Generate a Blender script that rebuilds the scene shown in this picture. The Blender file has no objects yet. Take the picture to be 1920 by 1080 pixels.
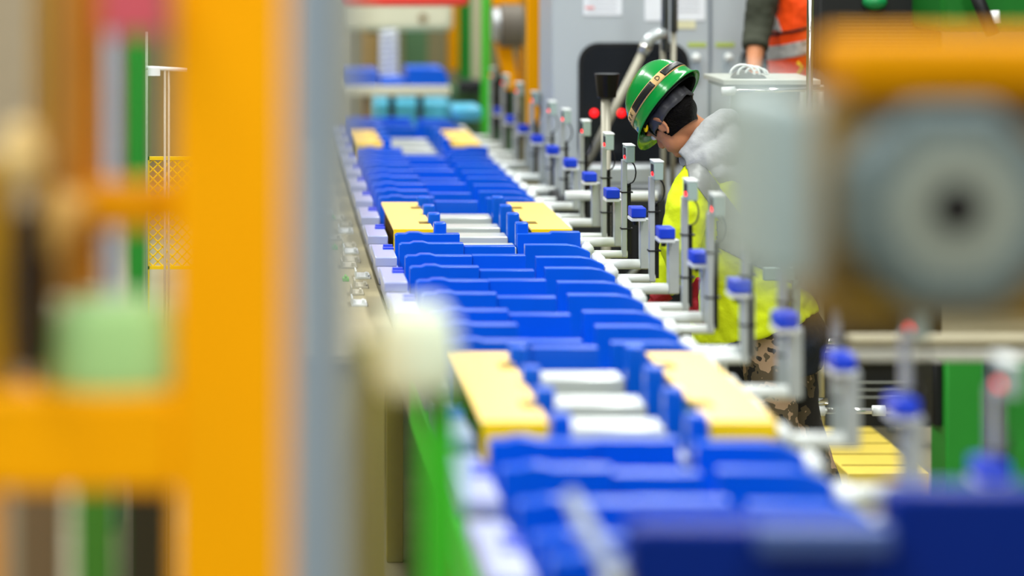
import bpy, bmesh, math, random
from mathutils import Vector, Matrix, Quaternion
random.seed(7)
sc = bpy.context.scene
COL = sc.collection
F = 5000.0; CH = 2.3
PI = math.pi
V = Vector
def P(px, py, Y):
    return V(((px - 485) * Y / F, Y, CH - (py + 122) * Y / F))
def X_(px, Y): return (px - 485) * Y / F
def Z_(py, Y): return CH - (py + 122) * Y / F

# ---------------------------------------------------------------- materials
def lin(c):
    r = []
    for v in c:
        v = v / 255.0
        r.append(v / 12.92 if v <= .04045 else ((v + .055) / 1.055) ** 2.4)
    return (*r, 1)
MATS = {}
def M(name, col, rough=.5, metal=0., var=.06, scale=18., bump=0., bscale=40., emit=0., coat=0., spec=.3):
    if name in MATS: return MATS[name]
    m = bpy.data.materials.new(name); m.use_nodes = True
    nt = m.node_tree; N = nt.nodes; L = nt.links
    b = N['Principled BSDF']
    tc = N.new('ShaderNodeTexCoord')
    nz = N.new('ShaderNodeTexNoise'); nz.inputs['Scale'].default_value = scale; nz.inputs['Detail'].default_value = 4
    L.new(tc.outputs['Object'], nz.inputs['Vector'])
    mx = N.new('ShaderNodeMix'); mx.data_type = 'RGBA'
    c = lin(col)
    mx.inputs[6].default_value = (*[max(0, v * (1 - var)) for v in c[:3]], 1)
    mx.inputs[7].default_value = (*[min(1, v * (1 + var)) for v in c[:3]], 1)
    L.new(nz.outputs['Fac'], mx.inputs[0])
    L.new(mx.outputs[2], b.inputs['Base Color'])
    b.inputs['Roughness'].default_value = rough
    b.inputs['Specular IOR Level'].default_value = spec
    b.inputs['Metallic'].default_value = metal
    b.inputs['Coat Weight'].default_value = coat
    b.inputs['Coat Roughness'].default_value = .12
    if bump:
        n2 = N.new('ShaderNodeTexNoise'); n2.inputs['Scale'].default_value = bscale; n2.inputs['Detail'].default_value = 5
        L.new(tc.outputs['Object'], n2.inputs['Vector'])
        bp = N.new('ShaderNodeBump'); bp.inputs['Strength'].default_value = bump; bp.inputs['Distance'].default_value = .02
        L.new(n2.outputs['Fac'], bp.inputs['Height']); L.new(bp.outputs['Normal'], b.inputs['Normal'])
    if emit:
        b.inputs['Emission Color'].default_value = c; b.inputs['Emission Strength'].default_value = emit
    MATS[name] = m
    return m
BLUE = M('blue_plastic', (0, 86, 208), .28, var=.10, scale=6, spec=.3)
BLUE_SHADE = M('shaded_blue_plastic', (0, 40, 138), .5, var=.1, scale=6, spec=.12)  # shade on the nearest carrier's front faces put into a darker blue
BLUE2 = M('cap_blue_plastic', (20, 62, 205), .4)
YEL = M('yellow_enamel', (255, 214, 0), .42, var=.04)
YEL_GLARE = M('yellow_cover_glare', (253, 212, 112), .42, var=.05, spec=.35)  # lamp glare on the cover tops put into a paler yellow
ORY = M('orange_yellow_paint', (255, 172, 0), .6, var=.06, scale=5, spec=.08)
ORY_D = M('ochre_paint', (215, 142, 0), .65, var=.1, scale=4, spec=.08)
ALU = M('brushed_aluminium', (190, 198, 200), .38, .55, var=.08, scale=30)
ALUW = M('pale_aluminium', (228, 234, 234), .4, .1, var=.05)
WHITE = M('white_plastic', (224, 231, 229), .35)
CHROME = M('chrome', (225, 225, 220), .12, 1.)
STEELP = M('cream_steel_tube', (160, 158, 142), .4, .2)
GREYG = M('grey_green_enamel', (158, 180, 172), .4, .1)
BLACK = M('black_rubber', (16, 17, 18), .5)
DARK = M('dark_machine_grey', (34, 38, 40), .6, var=.3, scale=8)
CAB = M('grey_cabinet_paint', (172, 182, 187), .5, var=.03, scale=3)
CABS = M('cabinet_seam', (110, 120, 128), .6)
GLASS = M('dark_window_glass', (22, 26, 32), .15, var=.5, scale=4)
PAPER = M('paper', (225, 232, 238), .8)
PAPERL = M('yellow_green_label', (170, 190, 90), .8)
GREEN = M('machine_green', (34, 132, 40), .45, var=.12, scale=4)
GREENB = M('bright_green_paint', (55, 185, 35), .45, var=.08, scale=4)
BEIGE = M('beige_paint', (176, 170, 142), .6, var=.08)
PALE = M('pale_beige_paint', (206, 206, 182), .55)
RED = M('red_enamel', (228, 70, 60), .5)
PINK = M('pink_plastic', (205, 88, 100), .5)
REDL = M('red_light', (255, 20, 25), .4, emit=2.5)
BROWN = M('brown_enamel', (120, 92, 52), .6, var=.2)
GBLUE = M('blue_grey_paint', (146, 160, 172), .5, var=.04)
MOTOR = M('motor_grey_casting', (104, 120, 122), .55, .1, var=.1)
MOTORL = M('motor_ring_grey', (148, 156, 145), .5, .1)
SKIN = M('skin', (196, 132, 92), .5, var=.06, bump=.1, bscale=60)
HAIR = M('black_hair', (10, 8, 8), .6, bump=.6, bscale=120, spec=.08)
HELM = M('green_helmet_shell', (0, 132, 52), .22, coat=.35, var=.03)
HOOD = M('grey_fleece', (178, 182, 184), .9, bump=.35, bscale=25, var=.08)
HIVIS = M('yellow_hivis_fabric', (206, 224, 14), .75, bump=.4, bscale=14, var=.08, scale=9)
REFL = M('grey_reflective_tape', (140, 144, 142), .5, .2)
REFLO = M('silver_reflective_tape', (178, 178, 174), .45, .2)
ORANGE = M('orange_hivis_fabric', (255, 78, 5), .75, bump=.4, bscale=14)
OLIVE = M('dark_olive_cloth', (58, 62, 50), .85, bump=.3, bscale=20)
NAVY = M('dark_navy_cloth', (26, 32, 42), .85, bump=.3)
GLOVE = M('dark_red_glove', (140, 16, 28), .7, bump=.3)
CYAN = M('light_blue_sheet', (90, 190, 225), .35)
TAN = M('tan_print', (205, 170, 110), .5)
FLOORYEL = M('yellow_floor_paint', (232, 208, 92), .6, var=.08)
PGREEN = M('pale_green_plastic', (200, 225, 188), .5)
MGREEN = M('milky_green_plastic', (176, 222, 146), .5)
MESHYEL = M('yellow_wire', (225, 190, 10), .5)

def camo():
    m = bpy.data.materials.new('camouflage_cloth'); m.use_nodes = True
    nt = m.node_tree; N = nt.nodes; L = nt.links; b = N['Principled BSDF']
    tc = N.new('ShaderNodeTexCoord'); n = N.new('ShaderNodeTexNoise'); n.inputs['Scale'].default_value = 9; n.inputs['Detail'].default_value = 3
    r = N.new('ShaderNodeValToRGB'); r.color_ramp.interpolation = 'CONSTANT'
    e = r.color_ramp.elements
    e[0].position = 0; e[0].color = lin((28, 26, 24)); e[1].position = .45; e[1].color = lin((90, 78, 58))
    a = e.new(.54); a.color = lin((168, 140, 112)); a = e.new(.62); a.color = lin((54, 48, 42))
    L.new(tc.outputs['Object'], n.inputs['Vector']); L.new(n.outputs['Fac'], r.inputs[0]); L.new(r.outputs[0], b.inputs['Base Color'])
    b.inputs['Roughness'].default_value = .9
    return m
CAMO = camo()
def floor_mat():
    m = bpy.data.materials.new('polished_concrete'); m.use_nodes = True
    nt = m.node_tree; N = nt.nodes; L = nt.links; b = N['Principled BSDF']
    tc = N.new('ShaderNodeTexCoord'); n = N.new('ShaderNodeTexNoise'); n.inputs['Scale'].default_value = 1.5; n.inputs['Detail'].default_value = 6
    r = N.new('ShaderNodeValToRGB'); e = r.color_ramp.elements
    e[0].position = .3; e[0].color = lin((140, 134, 104)); e[1].position = .7; e[1].color = lin((172, 166, 138))
    L.new(tc.outputs['Object'], n.inputs['Vector']); L.new(n.outputs['Fac'], r.inputs[0]); L.new(r.outputs[0], b.inputs['Base Color'])
    b.inputs['Roughness'].default_value = .4
    return m
FLOOR = floor_mat()
WALL = M('hall_wall', (122, 116, 84), .8, var=.2, scale=1.2)
BENCHM = M('bench_grey_beige', (164, 155, 120), .55, var=.12, scale=6)

# ---------------------------------------------------------------- mesh helpers
class MB:
    def __init__(s): s.bm = bmesh.new()
    def box(s, x0, x1, y0, y1, z0, z1):
        vs = [s.bm.verts.new(p) for p in ((x0,y0,z0),(x1,y0,z0),(x1,y1,z0),(x0,y1,z0),(x0,y0,z1),(x1,y0,z1),(x1,y1,z1),(x0,y1,z1))]
        for f in ((0,3,2,1),(4,5,6,7),(0,1,5,4),(1,2,6,5),(2,3,7,6),(3,0,4,7)):
            s.bm.faces.new([vs[i] for i in f])
        return s
    def prism(s, pts, y0, y1):           # polygon in XZ, extruded along Y
        a = [s.bm.verts.new((x, y0, z)) for x, z in pts]; b = [s.bm.verts.new((x, y1, z)) for x, z in pts]
        n = len(pts)
        s.bm.faces.new(a); s.bm.faces.new(b[::-1])
        for i in range(n):
            s.bm.faces.new((a[i], b[i], b[(i+1) % n], a[(i+1) % n]))
        return s
    def tube(s, pts, rad, n=16, side=None, cap=True):
        """rad: number, list of numbers or of (ra, rb); side: direction of ra"""
        pts = [V(p) for p in pts]; k = len(pts)
        if not isinstance(rad, (list, tuple)): rad = [rad] * k
        rings = []; prev = None
        for i, p in enumerate(pts):
            t = (pts[min(i+1, k-1)] - pts[max(i-1, 0)]).normalized()
            if side is not None: a = V(side)
            elif prev is not None: a = prev
            else: a = V((0, 0, 1)) if abs(t.z) < .9 else V((1, 0, 0))
            a = (a - t * a.dot(t)).normalized(); b = t.cross(a); prev = a
            r = rad[i]; ra, rb = r if isinstance(r, (list, tuple)) else (r, r)
            rings.append([s.bm.verts.new(p + a * ra * math.cos(2*PI*j/n) + b * rb * math.sin(2*PI*j/n)) for j in range(n)])
        for i in range(k-1):
            for j in range(n):
                s.bm.faces.new((rings[i][j], rings[i][(j+1) % n], rings[i+1][(j+1) % n], rings[i+1][j]))
        if cap:
            s.bm.faces.new(rings[0][::-1]); s.bm.faces.new(rings[-1])
        return s
    def ring(s, c, axis, r0, r1, d, n=40):      # annular disc with depth d along axis (front to back)
        ax = V(axis).normalized(); a = ax.orthogonal().normalized(); b = ax.cross(a); c = V(c)
        prof = ((r0, 0), (r1, 0), (r1, d), (r0, d)); rr = []
        for j in range(n):
            q = a * math.cos(2*PI*j/n) + b * math.sin(2*PI*j/n)
            rr.append([s.bm.verts.new(c + q * r + ax * h) for r, h in prof])
        for j in range(n):
            A, B = rr[j], rr[(j+1) % n]
            for i in range(4):
                s.bm.faces.new((A[i], A[(i+1) % 4], B[(i+1) % 4], B[i]))
        return s
    def ball(s, c, r, axes=None, seg=24, rings=16):
        c = V(c); r = r if isinstance(r, (list, tuple)) else (r, r, r)
        axes = axes or (V((1,0,0)), V((0,1,0)), V((0,0,1)))
        mt = Matrix((axes[0], axes[1], axes[2])).transposed().to_4x4()
        mt = Matrix.Translation(c) @ mt @ Matrix.Diagonal((*r, 1))
        bmesh.ops.create_uvsphere(s.bm, u_segments=seg, v_segments=rings, radius=1, matrix=mt)
        return s
    def build(s, name, mat, parent=None, smooth=False, bev=0, seg=2):
        bmesh.ops.recalc_face_normals(s.bm, faces=s.bm.faces)
        me = bpy.data.meshes.new(name); s.bm.to_mesh(me); s.bm.free()
        return link(name, me, mat, parent, smooth, bev, seg)
def link(name, me, mat, parent=None, smooth=False, bev=0, seg=2):
    o = bpy.data.objects.new(name, me); COL.objects.link(o)
    me.materials.clear(); me.materials.append(mat)
    if smooth:
        for p in me.polygons: p.use_smooth = True
    if bev:
        b = o.modifiers.new('bevel', 'BEVEL'); b.width = bev; b.segments = seg; b.limit_method = 'ANGLE'; b.angle_limit = .6
        for p in me.polygons: p.use_smooth = True
        try: me.set_sharp_from_angle(angle=.7)
        except Exception: pass
    if parent: 
        o.parent = parent
        if parent.parent is None: o.location = -parent.location
    return o
def tag(o, label, cat, group=None):
    o['label'] = label; o['category'] = cat
    if group: o['group'] = group
    return o
def thing(name, label, cat, loc=(0, 0, 0), group=None):
    o = bpy.data.objects.new(name, None); COL.objects.link(o); o.location = loc; o.empty_display_size = .1
    return tag(o, label, cat, group)
def struct(name, mb, mat):
    o = mb.build(name, mat); o['kind'] = 'structure'; return o
def bx(x0, x1, y0, y1, z0, z1): return MB().box(x0, x1, y0, y1, z0, z1)
def bpx(px0, px1, pyt, pyb, Y, d):           # a box whose near face spans these bounds at distance Y
    return MB().box(X_(px0, Y), X_(px1, Y), Y, Y + d, Z_(pyb, Y), Z_(pyt, Y))
def copy_thing(o, delta, name=None, label=None):
    c = o.copy(); COL.objects.link(c); c.location = o.location + V(delta)
    if label: c['label'] = label
    def sub(a, b):
        for ch in [x for x in COL.objects if x.parent == a]:
            k = ch.copy(); COL.objects.link(k); k.parent = b
            sub(ch, k)
    sub(o, c)
    return c
def remesh(mb, name, mat, parent=None, voxel=.008, smooth_it=2, fold=0, fscale=.12):
    me = bpy.data.meshes.new(name + '_raw'); bmesh.ops.recalc_face_normals(mb.bm, faces=mb.bm.faces)
    mb.bm.to_mesh(me); mb.bm.free()
    t = bpy.data.objects.new('temp', me); COL.objects.link(t)
    r = t.modifiers.new('r', 'REMESH'); r.mode = 'VOXEL'; r.voxel_size = voxel
    if smooth_it:
        s = t.modifiers.new('s', 'SMOOTH'); s.factor = .5; s.iterations = smooth_it
    if fold:
        tx = bpy.data.textures.new(name + '_folds', 'CLOUDS'); tx.noise_scale = fscale; tx.noise_depth = 2
        d = t.modifiers.new('d', 'DISPLACE'); d.texture = tx; d.strength = fold; d.mid_level = .5; d.texture_coords = 'LOCAL'
    dg = bpy.context.evaluated_depsgraph_get(); dg.update()
    out = bpy.data.meshes.new_from_object(t.evaluated_get(dg))
    bpy.data.objects.remove(t)
    return link(name, out, mat, parent, smooth=True)
def band(src, name, mat, planes, parent, off=.003, keep=None):
    """a strip of the source garment between cutting planes, lifted off it"""
    bm = bmesh.new(); bm.from_mesh(src.data)
    for co, no in planes:
        bmesh.ops.bisect_plane(bm, geom=bm.verts[:] + bm.edges[:] + bm.faces[:], plane_co=V(co), plane_no=V(no), clear_outer=True)
    if keep:
        bmesh.ops.delete(bm, geom=[f for f in bm.faces if not keep(f.calc_center_median())], context='FACES')
    bm.normal_update()
    for v in bm.verts: v.co += v.normal * off
    me = bpy.data.meshes.new(name); bm.to_mesh(me); bm.free()
    o = link(name, me, mat, parent, smooth=True)
    s = o.modifiers.new('thick', 'SOLIDIFY'); s.thickness = .002; s.offset = 0
    return o
ORD = ['nearest', 'second', 'third', 'fourth', 'fifth', 'sixth', 'seventh', 'eighth', 'ninth', 'tenth', 'eleventh', 'twelfth',
       'thirteenth', 'fourteenth', 'fifteenth', 'sixteenth', 'seventeenth', 'eighteenth', 'nineteenth', 'twentieth', 'twenty-first']

# ---------------------------------------------------------------- the hall
struct('floor', bx(-9, 9, -1, 26, -.1, 0), FLOOR)
struct('wall_back', bx(-9, 9, 24, 24.2, 0, 7), WALL)
struct('wall_left', bx(-9.2, -9, -1, 24.2, 0, 7), WALL)
struct('wall_right', bx(9, 9.2, -1, 24.2, 0, 7), WALL)
tag(MB().box(.30, .45, 7.5, 16, .0, .004).build('floor_line', FLOORYEL), 'yellow painted line on the floor along the conveyor', 'floor marking')

# ---------------------------------------------------------------- conveyor
ZT = CH - 1.15
cv = thing('conveyor', 'long aluminium conveyor line carrying blue and yellow fixtures', 'conveyor', (.88, 3.9, 0))
bx(1.245, 1.285, 3.95, 17.3, 1.02, 1.075).build('side_rail', M('rail_grey', (150, 160, 156), .4, .3), cv, bev=.004)
bx(.515, .53, 3.95, 17.3, .93, 1.03).build('side_rail', ALU, cv)
bx(.54, 1.24, 3.95, 17.3, .93, .965).build('deck', M('deck_grey_green', (108, 116, 92), .6, var=.3, scale=8), cv)
bx(.462, .54, 4.0, 8.2, .80, .93).build('lower_beam', GREENB, cv, bev=.006)
bx(.464, .54, 8.21, 17.3, .80, .93).build('lower_beam', M('beam_grey_beige', (150, 148, 128), .6), cv, bev=.006)
bx(1.22, 1.28, 4.0, 17.3, .80, .93).build('lower_beam', GREEN, cv, bev=.006)
for y in (4.6, 7.2, 9.8, 12.4, 15.0):
    for x in (.50, 1.22):
        bx(x - .03, x + .03, y - .03, y + .03, 0, .8).build('leg', M('leg_olive_grey', (150, 146, 92), .6), cv, bev=.004)
# link plates along the near-left edge
LINKM = M('lavender_grey_plastic', (158, 168, 212), .3, spec=.6)
y = 4.16
k = 0
while y < 16.6:
    m = MB()
    m.prism([(.425, 1.09), (.425, 1.125), (.505, 1.125), (.505, 1.09)], y, y + .40)
    m.box(.425, .505, y + .40, y + .58, 1.09, 1.105)
    m.box(.47, .51, y + .02, y + .56, .93, 1.09)
    lp = m.build('link_plate', LINKM, cv, bev=.004)
    MB().box(.465, .505, y + .24, y + .28, 1.125, 1.131).build('link_insert', BLUE2, lp); MB().box(.47, .505, y + .33, y + .36, 1.125, 1.131).build('link_insert', BLUE2, lp)
    y += .695; k += 1
# knuckles on the right-hand rail
y = 4.3
while y < 16.5:
    MB().tube([(1.262, y, 1.095), (1.262, y + .10, 1.095)], .022, 14).tube([(1.262, y + .05, 1.07), (1.262, y + .05, 1.12)], .012, 12).build('rail_knuckle', WHITE, cv, smooth=True)
    y += .3475

# blue carriers
def row(y, mid=0.0, dz=0., nomid=False, par=None, t=.055, hump=True):
    zt = ZT + dz; zb = .985
    L = [(.525, zb), (.525, zt - .006), (.535, zt), (.565, zt), (.58, zt + .006), (.615, zt + .006), (.635, zt), (.765 if not nomid else .773, zt), (.765 if not nomid else .773, zb)] if hump else \
        [(.525, zb), (.525, zt), (.765, zt), (.765, zb)]
    MB().prism(L, y, y + t).build('left_block', BLUE, par, bev=.002)
    if not nomid:
        MB().prism([(.767, zb), (.767, zt - mid), (.958, zt - mid), (.958, zb)], y + .012, y + t + .012).build('middle_block', BLUE, par, bev=.002)
    R = [(.995, zb), (.995, zt - .006), (1.155, zt - .006), (1.19, zt - .012), (1.238, zt - .034), (1.238, zb)]
    if dz > .1 or nomid: R = [(.995, zb), (.995, zt - .0), (1.12, zt), (1.13, zt + .006), (1.238, zt + .006), (1.238, zb)]
    MB().prism(R, y + .006, y + t + .006).build('right_block', BLUE, par, bev=.002)
CAR = []   # (Yk, kind)
for yk, kind in ((4.22, 'tall'), (4.72, 'flat'), (5.39, 'n'), (6.05, 'n'), (7.50, 'single'), (8.16, 'deep'), (8.86, 'n'), (9.55, 'n'), (10.25, 'open'), (11.63, 'single'),
                 (12.31, 'n'), (13.0, 'n'), (13.7, 'n'), (14.38, 'open'), (16.1, 'single'), (16.75, 'n')):
    CAR.append((yk, kind))
for i, (yk, kind) in enumerate(CAR):
    where = {'tall': 'raised shade-darkened blue fixture carrier closest to the lens, blocking the conveyor end',
             }.get(kind)
    seg = 'in front of the nearest yellow covers' if yk < 6.3 else 'between the nearest and the middle yellow covers' if yk < 10.4 else \
          'between the middle and the farthest yellow covers' if yk < 14.6 else 'beyond the farthest yellow covers'
    if where is None:
        sgm = [c for c in CAR if (c[0] < 6.3) == (yk < 6.3) and (c[0] < 10.4) == (yk < 10.4) and (c[0] < 14.6) == (yk < 14.6)]
        n = sgm.index((yk, kind)); n_ = ['nearest', 'second', 'third', 'fourth', 'fifth'][n]
        where = f'{n_} blue stepped fixture carrier {seg} on the conveyor'
    c = thing('fixture_carrier', where, 'carrier', (.88, yk, .965), 'blue fixture carriers on the conveyor')
    y0 = yk - .36 if kind not in ('single', 'tall') else yk - .06
    y1 = yk + .20 if kind != 'single' else yk + .12
    if kind == 'flat': y0 = yk - .1; y1 = yk + .3
    bx(.53, 1.238, y0, y1, .965, .985).build('base_plate', BLUE, c, bev=.003)
    if kind == 'tall':
        zz = Z_(938, yk)
        MB().prism([(.60, .985), (.585, zz - .06), (.60, zz - .045), (1.0, zz - .045), (1.0, .985)], yk, yk + .09).build('left_block', BLUE_SHADE, c, bev=.008)
        MB().prism([(1.003, .985), (1.003, zz), (1.02, zz + .01), (1.25, zz + .01), (1.25, .985)], yk + .01, yk + .10).build('right_block', BLUE_SHADE, c, bev=.008)
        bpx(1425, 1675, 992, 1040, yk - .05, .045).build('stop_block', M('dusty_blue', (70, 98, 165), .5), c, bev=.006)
    elif kind == 'flat':
        row(yk + .1, 0, .02, par=c)
        row(yk + .27 - .24, .015, -.04, par=c)
    elif kind == 'single':
        row(yk, .02, .006, par=c)
    elif kind == 'open':
        row(yk, 0, .0, nomid=True, par=c); row(yk - .30, .012, -.002, par=c)
    elif kind == 'deep':
        row(yk, .015, .0, par=c); row(yk - .30, .05, 0, par=c)
    else:
        row(yk, 0, 0, par=c); row(yk - .30, .014, -.002, par=c)

# yellow cover stations
def station(Y0, which):
    c = thing('cover_fixture', f'{which} fixture with two yellow covers, blue pegs and aluminium bars', 'fixture', (.88, Y0, .965), 'yellow covered fixtures')
    bx(.55, 1.22, Y0 + .0, Y0 + 1.05, .966, .98).build('base_plate', M('deck_grey_green', (0, 0, 0)), c)
    for s in (0, 1):
        x0, x1 = (.527, .684) if s == 0 else (1.066, 1.224)
        m = MB(); zt = ZT; t = .008
        inner = x1 if s == 0 else x0
        d = -1 if s == 0 else 1
        # top sheet in XY with two notches on the inner edge
        out = x0 if s == 0 else x1
        ys = [Y0, Y0 + .20, Y0 + .26, Y0 + .78, Y0 + .84, Y0 + 1.05]
        pts = [(out, ys[0]), (inner, ys[0]), (inner, ys[1]), (inner + d * .042, ys[1]), (inner + d * .042, ys[2]), (inner, ys[2]), (inner, ys[3]),
               (inner + d * .042, ys[3]), (inner + d * .042, ys[4]), (inner, ys[4]), (inner, ys[5]), (out, ys[5])]
        a = [m.bm.verts.new((x, yy, zt)) for x, yy in pts]; b = [m.bm.verts.new((x, yy, zt - t)) for x, yy in pts]
        m.bm.faces.new(a); m.bm.faces.new(b[::-1])
        for i in range(len(pts)):
            m.bm.faces.new((a[i], b[i], b[(i+1) % len(pts)], a[(i+1) % len(pts)]))
        cvp = m.build('cover', YEL_GLARE, c)
        MB().box(x0, x1, Y0 - .006, Y0 + .002, zt - .040, zt).box(out - (0 if s == 0 else .02), out + (.02 if s == 0 else 0), Y0 - .004, Y0 + .004, zt - .10, zt - .03).build('front_flange', YEL, cvp)
        for yn in (ys[1], ys[3]):
            xa = inner + d * .044; bx(min(xa, inner + d * .002), max(xa, inner + d * .002), yn - .01, yn + .075, zt - .012, zt + .0015).build('notch_shade', M('notch_shade_olive', (112, 92, 18), .7), cvp)  # dark slip standing in for the shade inside the notch
        bx(x0 + .01, x1 - .01, Y0 + .95, Y0 + .97, .98, zt - t).build('cover_leg', BROWN, cvp)
        bx(x0 + .03, x1 - .01, Y0 + .12, Y0 + .14, .98, zt - t).build('cover_leg', BROWN, cvp)
        bx(x0 + .05, x1 - .02, Y0 + .3, Y0 + .8, .98, zt - .05).build('under_block', GREEN, cvp)
    for j, yp in enumerate((-.14, .21, .53, .88)):
        for x in ((.676, .724), (.992, 1.04)):
            bx(x[0], x[1], Y0 + yp, Y0 + yp + .06, .98, CH - 1.11).build('locating_peg', BLUE, c, bev=.006)
    for yp in (-.16, .20, .53, .92):
        bx(.727, .99, Y0 + yp - .02, Y0 + yp + .13, 1.05, 1.10).build('cross_bar', M('satin_bar', (205, 212, 210), .3, .35), c, bev=.004)
    return c
station(6.30, 'nearest blurred')
station(10.42, 'middle sharp')
station(14.67, 'farthest')

# ---------------------------------------------------------------- posts beside the conveyor
capY = [5.09, 5.78, 6.39, 7.07, 7.75, 8.45, 9.14, 9.82, 10.53, 11.24, 11.93, 12.65, 13.35, 14.05, 14.75, 15.45]
def cap_post(Y, label):
    c = thing('capped_post', label, 'post', (1.42, Y, 1.05), 'blue capped posts along the conveyor')
    bx(1.405, 1.443, Y + .0, Y + .045, 1.07, CH - 1.045).build('post', ALU, c, bev=.003)
    bx(1.365, 1.42, Y - .05, Y + .05, CH - 1.05, CH - 1.038).build('cap_bracket', ALUW, c, bev=.002)
    bx(1.366, 1.42, Y - .055, Y + .045, CH - 1.036, CH - 1.0).build('cap', BLUE2, c, bev=.004)
    MB().tube([(1.385, Y - .02, CH - 1.065), (1.385, Y - .02, CH - 1.048)], .009, 10).build('bolt', BLACK, c, smooth=True)
    MB().tube([(1.25, Y + .02, 1.085), (1.44, Y + .02, 1.085)], .019, 14).build('support_arm', WHITE, c, smooth=True)
    return c
for i, Y in enumerate(capY):
    lab = f'{ORD[i]} blue capped aluminium post of the row beside the conveyor'
    if i == 0: proto = cap_post(Y, lab)
    else: copy_thing(proto, (0, Y - capY[0], 0), label=lab)
senY = [5.02, 5.72, 6.42, 7.10, 7.65, 8.24, 8.73, 9.47, 10.19, 10.79, 11.54, 12.28, 12.87, 13.66, 14.49, 15.3, 16.1]
def sensor_post(Y, label):
    c = thing('sensor_post', label, 'sensor post', (1.41, Y, 1.05), 'sensor posts along the conveyor')
    zt = CH - .803
    bx(1.398, 1.418, Y + .07, Y + .10, 1.06, zt - .062).build('post', ALU, c, bev=.002)
    h = bx(1.405, 1.438, Y, Y + .10, zt - .068, zt - .006).build('sensor_box', GREYG, c, bev=.003)
    bx(1.403, 1.440, Y - .002, Y + .102, zt - .006, zt).build('lid', WHITE, h, bev=.002)
    bx(1.4035, 1.406, Y + .015, Y + .075, zt - .045, zt - .014).build('sensor_lens', BLACK, h)
    MB().ball((1.404, Y + .035, zt - .048), (.005, .016, .008)).build('signal_lamp', REDL, h, smooth=True)
    pts = [(1.43, Y + .06, zt - .066)]
    for j in range(1, 9):
        a = j / 8 * PI
        pts.append((1.428 + .022 * math.sin(a), Y + .06, zt - .07 - .045 * (1 - math.cos(a)) / 1.1))
    pts += [(1.422, Y + .085, zt - .17)]
    MB().tube(pts, .0028, 8).build('cable_loop', BLACK, c, smooth=True)
    bx(1.419, 1.434, Y + .08, Y + .10, 1.07, zt - .155).build('cable_duct', BLACK, c, bev=.002)
    for z in (zt - .19, zt - .33):
        bx(1.394, 1.440, Y + .066, Y + .106, z, z + .005).build('cable_tie', BLACK, c)
    MB().tube([(1.25, Y + .085, 1.07), (1.42, Y + .085, 1.07)], .015, 12).build('support_arm', WHITE, c, smooth=True)
    return c
for i, Y in enumerate(senY):
    lab = f'{ORD[i]} grey sensor post with red lamp of the row beside the conveyor'
    if i == 0: proto = sensor_post(Y, lab)
    else: copy_thing(proto, (0, Y - senY[0], 0), label=lab)

# ---------------------------------------------------------------- far end of the line
Yt = 17.6
t = thing('transfer_table', 'pale grey table on three dark legs at the far end of the conveyor', 'table', (X_(742, Yt), Yt, 0))
bpx(640, 845, 162, 180, Yt, .9).build('table_top', PALE, t, bev=.01)
for px, mt in ((683, BROWN), (735, DARK), (788, DARK)):
    x = X_(px, Yt + .1); bx(x - .022, x + .022, Yt + .1, Yt + .15, 0, Z_(178, Yt)).build('leg', mt, t)
zt = Z_(162, Yt)
for n, (p0, p1, h, lab) in enumerate(((640, 708, 30, 'faded lavender blue panel block standing on the left of the far table'), (712, 762, 14, 'low blue panel block in the centre of the far table'),
                                   (764, 842, 34, 'tall blue panel block with sloped end on the right of the far table'))):
    x0, x1 = X_(p0, Yt), X_(p1, Yt); hh = h * Yt / F
    pr = [(x0, zt), (x0, zt + hh), (x1 - (.04 if n == 2 else .0), zt + hh), (x1, zt + hh * .45), (x1, zt)]
    tag(MB().prism(pr, Yt + .05, Yt + .5).build('panel_block', BLUE, bev=.01), lab, 'block', 'blue blocks on the far table')
tag(bpx(700, 870, 190, 300, 18.7, .6).build('storage_bin', CYAN, bev=.02), 'light blue bin under and behind the far table', 'bin')
tag(bpx(850, 905, 200, 228, 16.6, .4).build('small_tub', CYAN, bev=.03), 'small pale blue tub beside the far end of the conveyor', 'tub')
Yh = 19.0
hx = thing('overhead_machine', 'pale beige machine head hanging above the far table', 'machine', P(750, 30, Yh))
bpx(636, 850, -60, 58, Yh, 1.2).build('housing', PALE, hx, bev=.04)
MB().tube([P(793, 34, Yh - .01), P(793, 34, Yh + .02)], .03, 16).build('hole_plug', BROWN, hx)
MB().box(X_(690, Yh), X_(706, Yh), Yh + .2, Yh + .35, Z_(62, Yh) - .01, Z_(50, Yh)).build('mount', DARK, hx)
sp = thing('spring_hose', 'silver spiral hose standing under the pale overhead machine', 'hose', P(726, 140, 18.1))
pts = []
xc, z0, z1 = X_(728, 18.1), zt + .02, Z_(58, 18.1)
for j in range(0, 9 * 16):
    a = j / 16 * 2 * PI; pts.append((xc + .062 * math.cos(a), 18.1 + .062 * math.sin(a), z0 + (z1 - z0) * j / (9 * 16)))
MB().tube(pts, .0115, 8).build('coil', ALUW, sp, smooth=True)
MB().tube([(xc, 18.1, zt), (xc, 18.1, z1 + .02)], .045, 16).build('inner_tube', M('hose_grey', (120, 128, 132), .4), sp, smooth=True)
rd = tag(bpx(635, 880, -140, 12, 15.5, .3).build('red_beam', RED, bev=.03), 'red beam crossing above the pale overhead machine', 'beam')

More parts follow.
